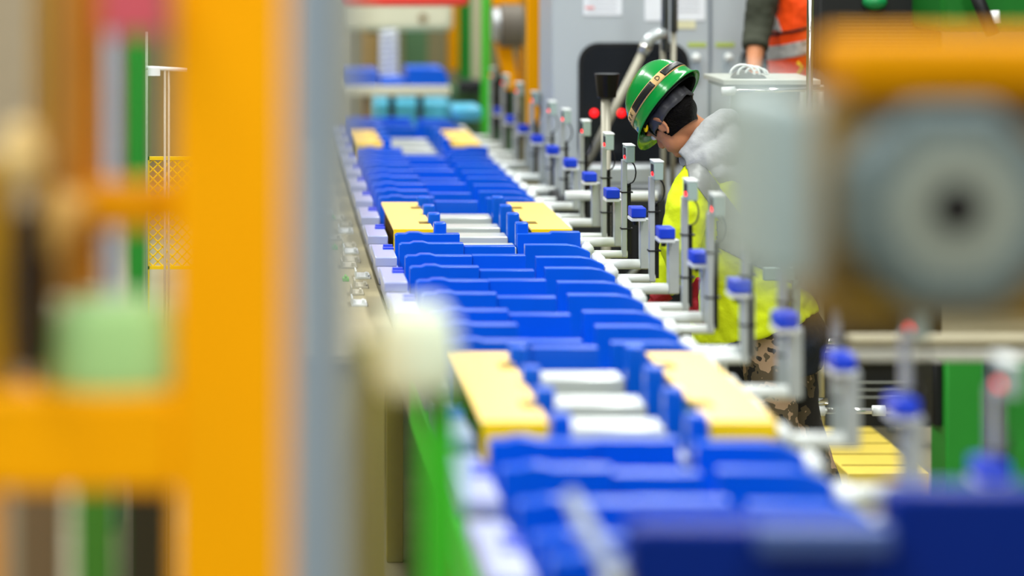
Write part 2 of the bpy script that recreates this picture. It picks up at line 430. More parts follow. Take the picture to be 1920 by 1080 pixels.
def pole(name, px, y0, y1, Y, w, mat, label, cat='post', d=None):
    x = X_(px, Y); r = w * Y / F / 2
    return tag(bx(x - r, x + r, Y, Y + (d or 2 * r), max(0, Z_(y1, Y)), Z_(y0, Y)).build(name, mat, bev=.01), label, cat)
pole('frame_column', 853, -100, 132, 20.0, 26, ORY, 'short orange column just behind the pale overhead machine')
pole('frame_column', 873, -120, 500, 19.5, 24, GREEN, 'olive green column behind the end of the red beam')
pole('frame_column', 893, -120, 500, 19.0, 16, BEIGE, 'beige column between the two green columns')
pole('frame_column', 911, -120, 560, 18.0, 14, GREENB, 'bright green column left of the grey cable reel')
pole('frame_column', 1001, -200, 236, 14.2, 24, ORY, 'tall orange column standing just left of the grey cabinet')
pole('frame_column', 1023, -200, 460, 14.0, 16, BROWN, 'narrow brown column touching the left side of the grey cabinet')
pole('frame_column', 620, -100, 400, 21.0, 60, BEIGE, 'wide beige column behind the left of the overhead machine')
pole('frame_column', 780, -100, 400, 22.0, 44, M('dull_green_paint', (70, 104, 70), .6), 'dull dark green column far behind the far table')
pole('frame_column', 690, -100, 400, 22.4, 34, M('mustard_paint', (150, 120, 60), .6), 'mustard brown column far behind the far table')
# reel and orange support
rl = thing('cable_reel', 'big grey drum reel on an orange bracket above the posts', 'reel', P(950, 50, 16))
yy = 16.0; c0 = P(952, 48, yy)
MB().tube([c0 + V((-.05, 0, 0)), c0 + V((.09, 0, 0))], [.13, .13], 28).build('drum', M('drum_grey', (112, 108, 98), .6, .2), rl, smooth=True, bev=.01)
MB().tube([c0 + V((-.09, 0, .01)), c0 + V((-.05, 0, .01))], .10, 28).build('side_disc', ALU, rl)
MB().prism([(X_(930, yy), Z_(80, yy)), (X_(962, yy), Z_(88, yy)), (X_(975, yy), Z_(170, yy)), (X_(950, yy), Z_(170, yy))], yy + .02, yy + .1).build('bracket', ORY, rl, bev=.01)
bpx(925, 985, -30, 12, yy, .1).build('top_bracket', ORY, rl, bev=.01)
bpx(974, 984, -30, 170, yy, .1).build('hanger', ORY_D, rl, bev=.01)
bpx(1003, 1030, 14, 42, 14.3, .1).build('side_arm', ORY, None) if False else None
gm = thing('floor_machine', 'low dark machine with green and black parts behind the farthest posts', 'machine', (X_(900, 18.5), 18.5, 0))
bpx(850, 975, 165, 330, 18.5, .8).build('body', M('dark_green_paint', (58, 92, 58), .6, var=.3), gm, bev=.03)
bpx(860, 905, 150, 176, 18.3, .15).build('motor', DARK, gm, bev=.02)
bpx(925, 960, 128, 240, 18.2, .1).build('panel', BLACK, gm)
tag(bpx(1017, 1025, 102, 138, 13.98, .02).build('tag_plate', M('lime_plastic', (110, 205, 50), .5), bev=.003), 'small lime green plate on the brown column', 'plate')

# ---------------------------------------------------------------- grey cabinet wall behind the worker
Yc = 13.2
cb = thing('electrical_cabinet', 'tall grey electrical cabinet with a dark rounded window behind the helmeted worker', 'cabinet', (X_(1185, Yc), Yc, 0))
bx(X_(1035, Yc), X_(1560, Yc), Yc, Yc + .6, .55, 3.4).build('body', CAB, cb, bev=.01)
bx(X_(1040, Yc), X_(1560, Yc), Yc + .02, Yc + .55, 0, .55).build('plinth', DARK, cb)
def rrect(x0, x1, z0, z1, r, n=8):
    pts = []
    for cx, cz, a0 in ((x1 - r, z1 - r, 0), (x0 + r, z1 - r, 90), (x0 + r, z0 + r, 180), (x1 - r, z0 + r, 270)):
        for j in range(n + 1):
            a = math.radians(a0 + 90 * j / n); pts.append((cx + r * math.cos(a), cz + r * math.sin(a)))
    return pts
for px0, px1, py0, py1 in ((1084, 1292, 80, 312), (1386, 1500, 82, 312)):
    w = MB().prism(rrect(X_(px0, Yc), X_(px1, Yc), Z_(py1, Yc), Z_(py0, Yc), .10), Yc - .012, Yc - .002).build('viewing_panel', BLACK, cb)
    MB().prism(rrect(X_(px0 + 7, Yc), X_(px1 - 7, Yc), Z_(py1 - 7, Yc), Z_(py0 + 7, Yc), .085), Yc - .015, Yc - .0125).build('pane', GLASS, w)
    if px0 < 1100:
        for lx in (1114, 1165):
            MB().tube([P(lx, 212, Yc - .03), P(lx, 212, Yc - .014)], .018, 16).build('indicator_lamp', REDL, w, smooth=True)
bpx(1329, 1335, -120, 330, Yc - .004, .004).build('door_seam', CABS, cb)
for px in (1305, 1366):
    hd = bpx(px - 7, px + 9, 118, 152, Yc - .03, .03).build('handle', GBLUE, cb, bev=.006)
    MB().ball(P(px, 108, Yc - .03), .022).build('lock', WHITE, hd, smooth=True)
for k, (a, b, c_, d) in enumerate(((1290, 1324, 80, 88), (1342, 1377, 80, 88))):
    bpx(a, b, c_, d, Yc - .004, .004).build('label_strip', PAPERL, cb)
for (a, b, c_, d), lab in (((1094, 1166, -30, 29), 'white notice sheet with red print on the grey cabinet, above the window'),
                    ((1209, 1240, -20, 39), 'white sheet taped beside the steel poles on the cabinet'), ((1262, 1322, -30, 38), 'wide white sheet with small print left of the cabinet seam'),
                    ((1270, 1304, 39, 54), 'small cream slip under the wide white sheet')):
    pn = tag(bpx(a, b, c_, d, Yc - .004, .003).build('notice_sheet', PAPER), lab, 'sheet', 'papers on the cabinet')
    if b - a > 40:
        for q in range(5):
            bpx(a + 8, b - 10, c_ + 14 + q * 9, c_ + 16 + q * 9, Yc - .0055, .001).build('print_line', M('grey_print', (176, 180, 188), .8), pn)
        if a < 1100: bpx(a + 4, a + 20, 12, 17, Yc - .0058, .001).build('red_print', M('faded_red_print', (225, 150, 150), .8), pn)
    if a == 1270: pn.data.materials[0] = M('cream_paper', (214, 214, 176), .8)

# black machinery and pale panel under the window
dm = thing('dark_machine', 'low black machine standing before the grey cabinet behind the posts', 'machine', (X_(1140, 12.2), 12.2, 0))
bpx(1050, 1250, 372, 900, 12.2, .5).build('body', DARK, dm, bev=.01)
bpx(1060, 1240, 312, 346, 12.6, .2).build('cover', ALU, dm, bev=.01)
for px in (1165, 1182, 1199):
    bpx(px, px + 5, 385, 560, 12.18, .02).build('rib', BLACK, dm)
MB().tube([P(1178, 520, 12.1), P(1215, 478, 12.1)], .012, 10).build('lever', ALU, dm, smooth=True)
tag(MB().tube([P(1060, 367, 11.6), P(1232, 367, 11.6)], .022, 16).build('white_pipe', WHITE, smooth=True), 'white horizontal pipe behind the sensor posts', 'pipe')

# pole with black cup
cp = thing('cup_post', 'cream steel post topped by a black cup in front of the cabinet window', 'post', P(1137, 900, 11.2))
Yp = 11.2
MB().tube([(X_(1136, Yp), Yp, 0), (X_(1136, Yp), Yp, Z_(182, Yp))], .020, 18).build('post', STEELP, cp, smooth=True)
MB().tube([(X_(1138, Yp), Yp, Z_(183, Yp)), (X_(1138, Yp), Yp, Z_(143, Yp)), (X_(1138, Yp), Yp, Z_(138, Yp))], [.040, .050, .054], 24).build('cup', M('glossy_black', (8, 8, 9), .3, spec=.2), cp, smooth=True, bev=.003)
# pole stand
ps = thing('pole_stand', 'dark steel pole pair with a slanting cream brace before the cabinet', 'stand', P(1250, 900, 12.4))
Yq = 12.4
MB().tube([P(1247, -160, Yq), P(1247, 95, Yq)], .018, 16).build('pole', M('dark_steel', (92, 98, 102), .35, .6), ps, smooth=True)
MB().tube([P(1264, -160, Yq), P(1264, 60, Yq)], .017, 16).build('pole', M('dark_steel', (92, 98, 102)), ps, smooth=True)
MB().tube([P(1263, 50, Yq + .01), P(1261, 350, Yq + .01)], .013, 14).build('pole', STEELP, ps, smooth=True)
MB().tube([P(1243, 60, Yq + .02), P(1244, 420, Yq + .02)], .013, 14).build('pole', STEELP, ps, smooth=True)
MB().tube([P(1206, 96, Yq), P(1098, 312, Yq)], .020, 18).build('brace', STEELP, ps, smooth=True)
MB().tube([P(1205, 100, Yq), P(1218, 72, Yq), P(1232, 64, Yq), P(1250, 62, Yq)], [.026, .027, .028, .026], 18).build('elbow_joint', ALU, ps, smooth=True)
MB().tube([P(1208, 92, Yq), P(1212, 84, Yq)], .031, 18).build('joint_collar', CHROME, ps, smooth=True)

# ---------------------------------------------------------------- shelf, pipe rack, black and green machines on the right
Ys = 10.9
sh = thing('pipe_shelf', 'grey shelf edged by a chrome tube behind the worker', 'shelf', P(1430, 160, Ys))
bpx(1357, 1540, 150, 160, Ys, .5).build('shelf_top', M('shelf_grey', (176, 180, 168), .4, .2), sh, bev=.003)
bpx(1359, 1540, 158, 166, Ys + .03, .4).build('shelf_lip', M('shelf_lip_grey', (120, 126, 116), .5), sh)  # lip in a darker grey than the shelf top
MB().tube([P(1362, 172, Ys - .01), P(1545, 168, Ys - .01)], .010, 14).build('edge_tube', CHROME, sh, smooth=True)
MB().tube([P(1354, 172, Ys - .01), P(1378, 171, Ys - .01)], .018, 16).build('tube_joint', ALUW, sh, smooth=True)
for px in (1500, 1540):
    MB().tube([P(px, 160, Ys + .45), V((X_(px, Ys + .45), Ys + .45, 0))], .014, 12).build('shelf_leg', STEELP, sh, smooth=True)
bpx(1372, 1540, 168, 480, Ys + .47, .012).build('back_sheet', M('khaki_grey_panel', (160, 166, 138), .5), sh)
gp = thing('work_pouch', 'dark grey domed pouch with looped white cord lying on the shelf', 'pouch', P(1400, 150, Ys + .1))
g = MB(); g.ball(P(1392, 150, Ys + .12), (.05, .05, .042)); g.ball(P(1418, 152, Ys + .12), (.045, .05, .03)); 
gb = remesh(g, 'pouch_body', M('pouch_grey', (78, 76, 66), .8), gp, .006)
for k, (dx, r) in enumerate(((0, .05), (12, .045), (24, .04), (34, .03))):
    pts = [P(1392 + dx, 150, Ys + .05 + .02 * k) + V((r * math.cos(a), 0, .02 + (r * .85) * math.sin(a))) for a in [PI * j / 14 for j in range(15)]]
    MB().tube(pts, .0045, 8).build('cord', WHITE, gp, smooth=True)

def rack():
    Yr = 10.4
    r = thing('pipe_rack', 'chrome pipe rack with a tall upright right of the worker', 'rack', (X_(1513, Yr), Yr, 0))
    x = X_(1513, Yr)
    MB().tube([(x, Yr, Z_(792, Yr)), (x + .02, Yr, 2.9)], .0135, 16).build('upright', CHROME, r, smooth=True)
    for py, x1, rr in ((640, 1600, .014), (655, 1640, .013), (770, 1720, .013), (752, 1552, .014)):
        MB().tube([P(1513, py, Yr + .02), P(x1, py, Yr + .02)], rr, 14).build('crosspipe', CHROME, r, smooth=True)
    for px, py in ((1528, 655), (1534, 770), (1648, 770)):
        MB().tube([P(px - 12, py, Yr + .02), P(px + 12, py, Yr + .02)], .021, 16).build('coupling', ALUW, r, smooth=True)
    MB().tube([P(1513, 785, Yr), P(1513, 800, Yr)], .024, 16).build('foot', ALUW, r, smooth=True)
    MB().tube([(x, Yr, 0), (x, Yr, Z_(792, Yr))], .016, 16).build('lower_upright', ALU, r, smooth=True)
rack()
Yb = 11.9
bm_ = thing('black_cabinet', 'tall black louvred cabinet behind the chrome pipe rack', 'cabinet', (X_(1650, Yb), Yb, 0))
bpx(1532, 1768, -90, 690, Yb, .2).build('body', M('black_cabinet_paint', (22, 24, 24), .5, var=.2), bm_, bev=.02)
for k in range(11):
    bpx(1572, 1752, 24 + k * 7, 26 + k * 7, Yb - .008, .008).build('louvre', M('louvre_brown', (70, 62, 40), .5), bm_)
for k in range(3):
    bpx(1602, 1752, 716 + k * 14, 718 + k * 14, Yb - .01, .01).build('wire_line', ALU, bm_)
bx(X_(1532, Yb), X_(1768, Yb), Yb + .03, Yb + .18, .1, Z_(690, Yb)).build('lower_body', M('black_cabinet_paint', (0, 0, 0)), bm_)
fm = thing('floor_platform', 'yellow gridded platform on the floor under the black cabinet', 'platform', (X_(1650, 11.3), 11.3, 0))
x0, x1 = X_(1560, 11.2), X_(1708, 11.2)
bx(x0, x1, 10.9, 12.6, 0, .10).build('deck', FLOORYEL, fm, bev=.004)
for k in range(7):
    yk = 11.05 + k * .24
    bx(x0 + .01, x1 - .01, yk, yk + .012, .1, .103).build('grid_bar', M('olive_groove', (150, 132, 50), .7), fm)
Yg = 8.6
gg = thing('green_machine', 'bright green machine housing with dark stripes standing at the right', 'machine', (X_(1850, Yg), Yg, 0))
bx(X_(1774, Yg), X_(2150, Yg), Yg, Yg + .2, 0, Z_(668, Yg)).build('lower_housing', GREEN, gg, bev=.01)
bpx(1848, 1884, 672, 900, Yg - .02, .02).build('dark_slot', M('slot_dark_green', (30, 52, 40), .6), gg)
bpx(1750, 1776, 680, 800, Yg + .05, .3).build('side_motor', BLACK, gg, bev=.01)
gt = thing('green_hood', 'dark green machine hood with black arm high behind the yellow robot', 'machine', P(1840, 10, 11.4))
bpx(1764, 2050, -120, 62, 11.4, .8).build('hood', M('deep_green_paint', (16, 104, 28), .5, var=.2, scale=4), gt, bev=.03)
MB().tube([P(1822, -30, 11.3), P(1848, 34, 11.3), P(1862, 66, 11.3)], .030, 12).build('arm', BLACK, gt, smooth=True)
MB().tube([P(1864, 20, 11.3), P(1866, 44, 11.3)], .022, 12).build('arm_tip', ALUW, gt, smooth=True)
tag(MB().ball(P(1640, 4, 11.88), (.055, .05, .035)).build('green_valve', M('emerald_paint', (24, 130, 70), .4), smooth=True), 'small emerald green valve on the front of the black cabinet', 'valve')
# beige rail crossing in front
Ybr = 6.6
br = thing('guard_rail', 'blurred beige double rail below the yellow robot', 'rail', P(1750, 655, Ybr))
bpx(1592, 2010, 634, 650, Ybr, .06).build('rail', BEIGE, br, bev=.006)
bpx(1592, 2010, 658, 678, Ybr, .05).build('rail', M('pale_grey_paint', (184, 184, 172), .5), br, bev=.006)
bpx(1592, 2010, 648, 660, Ybr + .03, .02).build('rail_web', M('tan_grey_paint', (140, 130, 108), .6), br)
x = X_(1990, Ybr); bx(x, x + .05, Ybr, Ybr + .05, 0, Z_(640, Ybr)).build('rail_post', BEIGE, br)

# glove-height crossbar under the big blur (frame between posts)
fb = thing('square_frame', 'pale green grey tube frame just behind the blurred posts', 'frame', P(1460, 520, 8.9))
bpx(1432, 1500, 504, 528, 8.95, .03).build('top_tube', GREYG, fb, bev=.004)
bpx(1486, 1500, 504, 720, 8.95, .03).build('upright', GREYG, fb, bev=.004)

# ---------------------------------------------------------------- bench with small parts left of the conveyor
bn = thing('side_bench', 'beige steel bench along the left of the conveyor', 'bench', (.22, 11, 0))
bx(.02, .44, 8.25, 17.0, .97, 1.0).build('bench_top', BENCHM, bn, bev=.005)
bx(.03, .395, 8.30, 8.35, .1, .97).build('end_panel', M('olive_beige_panel', (158, 150, 104), .6, var=.15, scale=4), bn)
for y in (9.6, 12.5, 15.5):
    for x in (.06, .36): bx(x, x + .04, y, y + .04, 0, .97).build('leg', BEIGE, bn)
random.seed(3)
GRY = M('scrap_grey', (188, 184, 164), .5)
nn = 0
PLACES = ['nearest', 'second', 'third', 'fourth', 'fifth', 'sixth', 'seventh', 'eighth', 'ninth', 'tenth', 'eleventh', 'twelfth', 'farthest']
for k in range(13):
    yb = 9.3 + k * .25 + random.uniform(0, .1); xb = .31 + random.uniform(-.03, .055)
    m = MB(); s = random.uniform(1.0, 1.6)
    m.box(xb, xb + .045 * s, yb, yb + .11 * s, 1.0, 1.008).box(xb, xb + .006, yb, yb + .09 * s, 1.008, 1.03).box(xb + .03 * s, xb + .038 * s, yb + .01, yb + .05, 1.008, 1.022)
    tag(m.build('metal_bracket', GRY if k % 3 else ALUW, bev=.001), f'{PLACES[k]} small metal bracket lying on the beige bench', 'bracket', 'brackets on the bench')
for px, py, lab in ((621, 412, 'tiny lime green clip on the bench, farther of the two at its edge'), (626, 467, 'tiny lime green clip on the bench, nearer of the two at its edge'), (648, 526, 'lime green clip nearest the bench end')):
    Y = 1.3 * F / (py + 122); q = P(px, py, Y)
    tag(MB().box(q.x - .012, q.x + .012, Y - .03, Y + .03, 1.0, 1.012).box(q.x - .004, q.x + .004, Y - .03, Y + .03, 1.012, 1.02).build('plastic_clip', M('lime_plastic', (0, 0, 0)), bev=.002), lab, 'clip')

# ---------------------------------------------------------------- blurred foreground, left
Yf = 3.7
mf = thing('machine_frame', 'large orange yellow machine frame filling the left foreground', 'machine frame', (X_(240, Yf), Yf, 0))
bx(X_(325, Yf), X_(548, Yf), Yf, Yf + .16, 0, 2.75).build('column', ORY, mf, bev=.01)
bpx(-60, 330, 738, 925, Yf, .10).build('lower_beam', ORY, mf, bev=.012)
bpx(155, 330, 345, 432, Yf + .02, .08).build('middle_beam', ORY_D, mf, bev=.01)
bpx(128, 186, -560, 745, Yf + .04, .08).build('inner_upright', M('dark_ochre_paint', (190, 120, 4), .6), mf, bev=.01)
bpx(64, 96, -560, 745, Yf + .05, .06).build('inner_upright', M('mustard_upright', (170, 128, 8), .6), mf, bev=.01)
bpx(98, 128, -560, 560, Yf + .03, .05).build('tan_strip', M('tan_paint', (186, 140, 70), .6), mf)
bpx(-70, 20, 300, 745, Yf + .03, .06).build('outer_upright', M('mustard_upright', (0, 0, 0)), mf, bev=.01)
bx(X_(-60, Yf), X_(-10, Yf), Yf, Yf + .1, 0, Z_(900, Yf)).build('foot', ORY_D, mf)
MB().ball(P(40, 300, Yf - .05), .035).ball(P(42, 262, Yf - .05), .026).build('knob', M('cream_plastic', (214, 184, 120), .5), mf, smooth=True)
MB().tube([P(132, 360, Yf - .02), P(112, 425, Yf - .02), P(100, 480, Yf - .02)], [.028, .022, .014], 14).build('lever', M('amber_plastic', (214, 168, 90), .5), mf, smooth=True)
bpx(26, 84, 400, 700, Yf - .04, .05).build('black_strap', M('brown_black_rubber', (34, 26, 20), .8, spec=.1), mf, bev=.008)
bpx(188, 312, -60, 66, Yf - .05, .03).build('pink_flag', PINK, mf, bev=.004)
# things behind the frame
pole('steel_column', 205, -300, 1000, 5.6, 40, GBLUE, 'blue grey column seen through the orange frame', d=.06)
pole('green_column', 257, -300, 1100, 6.6, 34, GREEN, 'dark green column seen through the orange frame', d=.06)
pole('steel_column', 20, -300, 1100, 5.5, 90, M('warm_grey_paint', (158, 146, 122), .6), 'warm grey column at the far left edge', d=.08)
Ym = 9.9
mp = thing('mesh_guard', 'yellow wire mesh guard panel seen behind the orange frame', 'guard', P(360, 400, Ym))
x0, x1, zb, ztp = X_(274, Ym), X_(430, Ym), Z_(505, Ym), Z_(294, Ym)
MB().box(x0, x1, Ym, Ym + .015, ztp - .012, ztp).box(x0, x1, Ym, Ym + .015, zb, zb + .012).box(x0, x0 + .012, Ym, Ym + .015, 0, ztp).box(x1 - .012, x1, Ym, Ym + .015, 0, ztp).build('panel_frame', MESHYEL, mp)
m = MB(); s = .036; H = ztp - zb
q = x0 - H
while q < x1:
    for sg in (1, -1):
        a0, a1 = (q, q + H) if sg == 1 else (q + H, q)
        za, zc = zb, ztp
        # clip to the frame
        def at(xx): return za + (zc - za) * (xx - a0) / (a1 - a0)
        lo, hi = max(x0, min(a0, a1)), min(x1, max(a0, a1))
        if hi - lo > .01: m.tube([(lo, Ym + .008, at(lo)), (hi, Ym + .008, at(hi))], .0028, 6)
    q += s
w_ = m.build('wire_mesh', MESHYEL, mp); w_['kind'] = 'stuff'
cs = thing('chrome_stand', 'thin chrome stand with crossbar behind the orange frame', 'stand', P(309, 600, 9.5))
MB().tube([(X_(309, 9.5), 9.5, 0), (X_(309, 9.5), 9.5, Z_(128, 9.5))], .0045, 12).tube([(X_(316, 9.5), 9.5, 0), (X_(316, 9.5), 9.5, Z_(130, 9.5))], .004, 12).build('rod', STEELP, cs, smooth=True)
MB().tube([P(274, 127, 9.5), P(350, 131, 9.5)], .007, 12).build('crossbar', WHITE, cs, smooth=True)
MB().box(X_(278, 9.5), X_(300, 9.5), 9.49, 9.51, Z_(142, 9.5), Z_(127, 9.5)).build('clamp', ALUW, cs)
MB().tube([(X_(275, 9.7), 9.7, 0), (X_(275, 9.7), 9.7, Z_(60, 9.7))], .005, 12).build('rod', STEELP, cs, smooth=True)
# pale green tub
tb = thing('green_tub', 'milky pale green container standing on the lower orange beam', 'container', P(205, 735, 3.75))
MB().tube([P(215, 738, 3.74), P(215, 715, 3.74), P(212, 590, 3.74), P(210, 562, 3.74)], [(.080, .03), (.094, .035), (.082, .032), (.06, .028)], 28, side=(1, 0, 0)).build('tub_body', MGREEN, tb, smooth=True)
MB().tube([P(210, 563, 3.74), P(210, 552, 3.74)], [(.05, .026), (.048, .024)], 28, side=(1, 0, 0)).build('tub_lid', PGREEN, tb, smooth=True)
for a, b, mt, lab in ((28, 118, M('dark_taupe', (110, 96, 72), .7), 'dark taupe post under the lower orange beam'), (138, 218, M('muted_green', (62, 130, 44), .6), 'green post under the lower orange beam'),  # each low post has its own plain colour
                 (226, 318, M('near_black_green', (44, 46, 34), .6), 'near black post under the lower orange beam')):
    tag(bx(X_(a, 4.2), X_(b, 4.2), 4.2, 4.26, 0, Z_(900, 4.2)).build('low_post', mt, bev=.005), lab, 'post')
# near blue grey pillar
pl = thing('pillar', 'slim blue grey pillar with beige trim beside the orange frame', 'pillar', (X_(600, 2.95), 2.95, 0))
bx(X_(543, 2.95), X_(638, 2.95), 2.95, 3.02, 0, 2.9).build('shaft', M('pillar_grey', (142, 158, 172), .5, var=.03), pl, bev=.004)
bx(X_(641, 2.95), X_(668, 2.95), 2.96, 3.01, 0, 2.9).build('trim_strip', M('pillar_beige', (164, 158, 132), .55, var=.03), pl, bev=.004)
# green stand with pale box
gs = thing('green_stand', 'bright green stand carrying a pale rounded box at the near left of the conveyor', 'stand', (X_(810, 3.9), 3.9, 0))
bx(X_(792, 3.9), X_(862, 3.9), 3.9, 3.96, 0, Z_(735, 3.9)).build('post', GREENB, gs, bev=.006)
MB().tube([P(786, 735, 3.9), P(784, 705, 3.9), P(780, 610, 3.9), P(776, 570, 3.9)], [(.052, .04), (.062, .045), (.056, .04), (.036, .025)], 24, side=(1, 0, 0)).build('pale_box', M('pale_box_plastic', (226, 242, 216), .4), gs, smooth=True)
MB().tube([P(790, 745, 3.88), P(830, 765, 3.88)], .022, 14).build('clamp', M('clamp_dark_green', (70, 100, 60), .5), gs, smooth=True)
tag(MB().tube([V((X_(700, 4.3), 4.3, 0)), P(696, 800, 4.3), P(704, 720, 4.3), P(690, 640, 4.3)], .022, 14).build('hose', M('olive_hose', (128, 124, 50), .6), smooth=True), 'olive hose hanging left of the green stand', 'hose')
gr = thing('guide_bar', 'pale slanting guide bar lying along the near left of the conveyor', 'bar', P(1100, 1000, 4.6))
MB().tube([P(1072, 935, 4.75), P(1098, 985, 4.5), P(1150, 1072, 4.15)], .015, 14).build('bar', GBLUE, gr, smooth=True)
MB().tube([P(1150, 1072, 4.15), P(1150, 1150, 4.15)], .018, 12).build('bar_foot', ALU, gr, smooth=True)

# ---------------------------------------------------------------- blurred foreground, right: robot wrist
Yr = 3.25
rb = thing('robot_wrist', 'out of focus yellow robot wrist with a round grey motor in the right foreground', 'robot', (X_(1760, Yr), Yr, 0))
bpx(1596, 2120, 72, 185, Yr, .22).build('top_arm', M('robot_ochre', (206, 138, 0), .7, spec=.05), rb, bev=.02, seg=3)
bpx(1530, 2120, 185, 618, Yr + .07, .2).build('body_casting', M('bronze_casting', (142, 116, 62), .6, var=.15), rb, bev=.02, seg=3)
bpx(1600, 2120, 560, 612, Yr + .0, .24).build('lower_arm', M('shaded_ochre_casting', (128, 100, 10), .6), rb, bev=.015)  # shade on the yellow arm's underside put into a darker ochre
bpx(1428, 1534, 176, 545, 2.9, .3).build('side_plate', M('side_plate_grey', (156, 174, 174), .5), rb, bev=.015)
mo = MB(); c0 = P(1793, 390, Yr - .02)
pts = [(c0.x + .124 * math.cos(PI / 8 + PI / 4 * k) / math.cos(PI / 8), c0.z + .124 * math.sin(PI / 8 + PI / 4 * k) / math.cos(PI / 8)) for k in range(8)]
mot = mo.prism(pts, Yr - .02, Yr + .09).build('motor', MOTOR, rb, bev=.012)
MB().ring((c0.x, Yr - .024, c0.z), (0, 1, 0), .034, .080, .012).build('motor_ring', MOTORL, mot, smooth=False)
MB().tube([(c0.x, Yr - .026, c0.z), (c0.x, Yr - .018, c0.z)], .034, 24).build('motor_bore', M('bore_black', (20, 18, 16), .7), mot)
for k in range(6):
    a = k * PI / 3; MB().tube([(c0.x + .098 * math.cos(a), Yr - .026, c0.z + .098 * math.sin(a)), (c0.x + .098 * math.cos(a), Yr - .018, c0.z + .098 * math.sin(a))], .006, 10).build('bolt', MOTORL, mot)
bx(1.12, 1.35, Yr, Yr + .22, 0, Z_(80, Yr)).build('arm_column', ORY_D, rb, bev=.02)
bpx(2080, 2400, 72, 420, Yr, .22).build('shoulder', ORY_D, rb)

# ---------------------------------------------------------------- people
def hand(mb, wrist, d, palm_n, side, k=1.0, curl=.9, thumb_up=None):
    """palm from the wrist along d; palm_n the way the palm faces; side the thumb's side"""
    d = V(d).normalized(); n = V(palm_n); n = (n - d * n.dot(d)).normalized(); sd = V(side); sd = (sd - d * sd.dot(d) - n * sd.dot(n)).normalized()
    w = V(wrist)
    mb.tube([w - d * .02 * k, w + d * .02 * k, w + d * .06 * k, w + d * .095 * k], [(.026 * k, .018 * k), (.034 * k, .019 * k), (.043 * k, .017 * k), (.040 * k, .014 * k)], 16, side=sd)
    for j, (off, ln) in enumerate(((.031, .072), (.011, .082), (-.010, .076), (-.030, .058))):
        b = w + d * .085 * k + sd * off * k; a = .25 * curl; pts = [b]; p = b
        for s_, f in ((.42, .35), (.32, 1.0), (.26, 1.7)):
            a2 = curl * f; p = p + (d * math.cos(a2) + n * math.sin(a2)) * ln * k * s_; pts.append(p)
        mb.tube(pts, [.0105 * k, .0100 * k, .0092 * k, .0075 * k], 12, side=sd)
    t = V(thumb_up).normalized() if thumb_up else (d * .55 + sd * .8 + n * .25).normalized()
    b = w + d * .03 * k + sd * .026 * k
    mb.tube([b, b + t * .035 * k, b + t * .06 * k + d * .005, b + t * .082 * k + d * .012 * k], [.014 * k, .0125 * k, .0115 * k, .0085 * k], 12)
def head(mb, c, f, s, u):
    mb.ball(c, (.097, .077, .103), (f, s, u)); mb.ball(c + f * .04 - u * .075, (.058, .056, .062), (f, s, u))
    mb.ball(c + f * .075 - u * .115, (.026, .028, .022), (f, s, u))
    mb.tube([c + f * .09 - u * .01, c + f * .112 - u * .045, c + f * .104 - u * .055], [.010, .014, .012], 12)
    mb.ball(c + f * .092 - u * .082, (.014, .026, .010), (f, s, u)); mb.ball(c + f * .09 + u * .012, (.014, .05, .012), (f, s, u))
    for q in (1, -1):
        e = c + s * q * .078 - u * .03 - f * .004
        pts = [e + u * (.038 * math.cos(a)) - f * (.022 * math.sin(a) + .004) + s * q * (.012) for a in [PI * (-.1 + 1.15 * j / 12) for j in range(13)]]
        mb.tube(pts, .0065, 10); mb.ball(e + s * q * .003, (.018, .009, .028), (f, s, u))
def eyes(c, f, s, u, par):
    for q in (1, -1):
        MB().ball(c + f * .083 - u * .012 + s * q * .032, .0125).build('eye', M('eye_white', (230, 228, 222), .2), par, smooth=True)

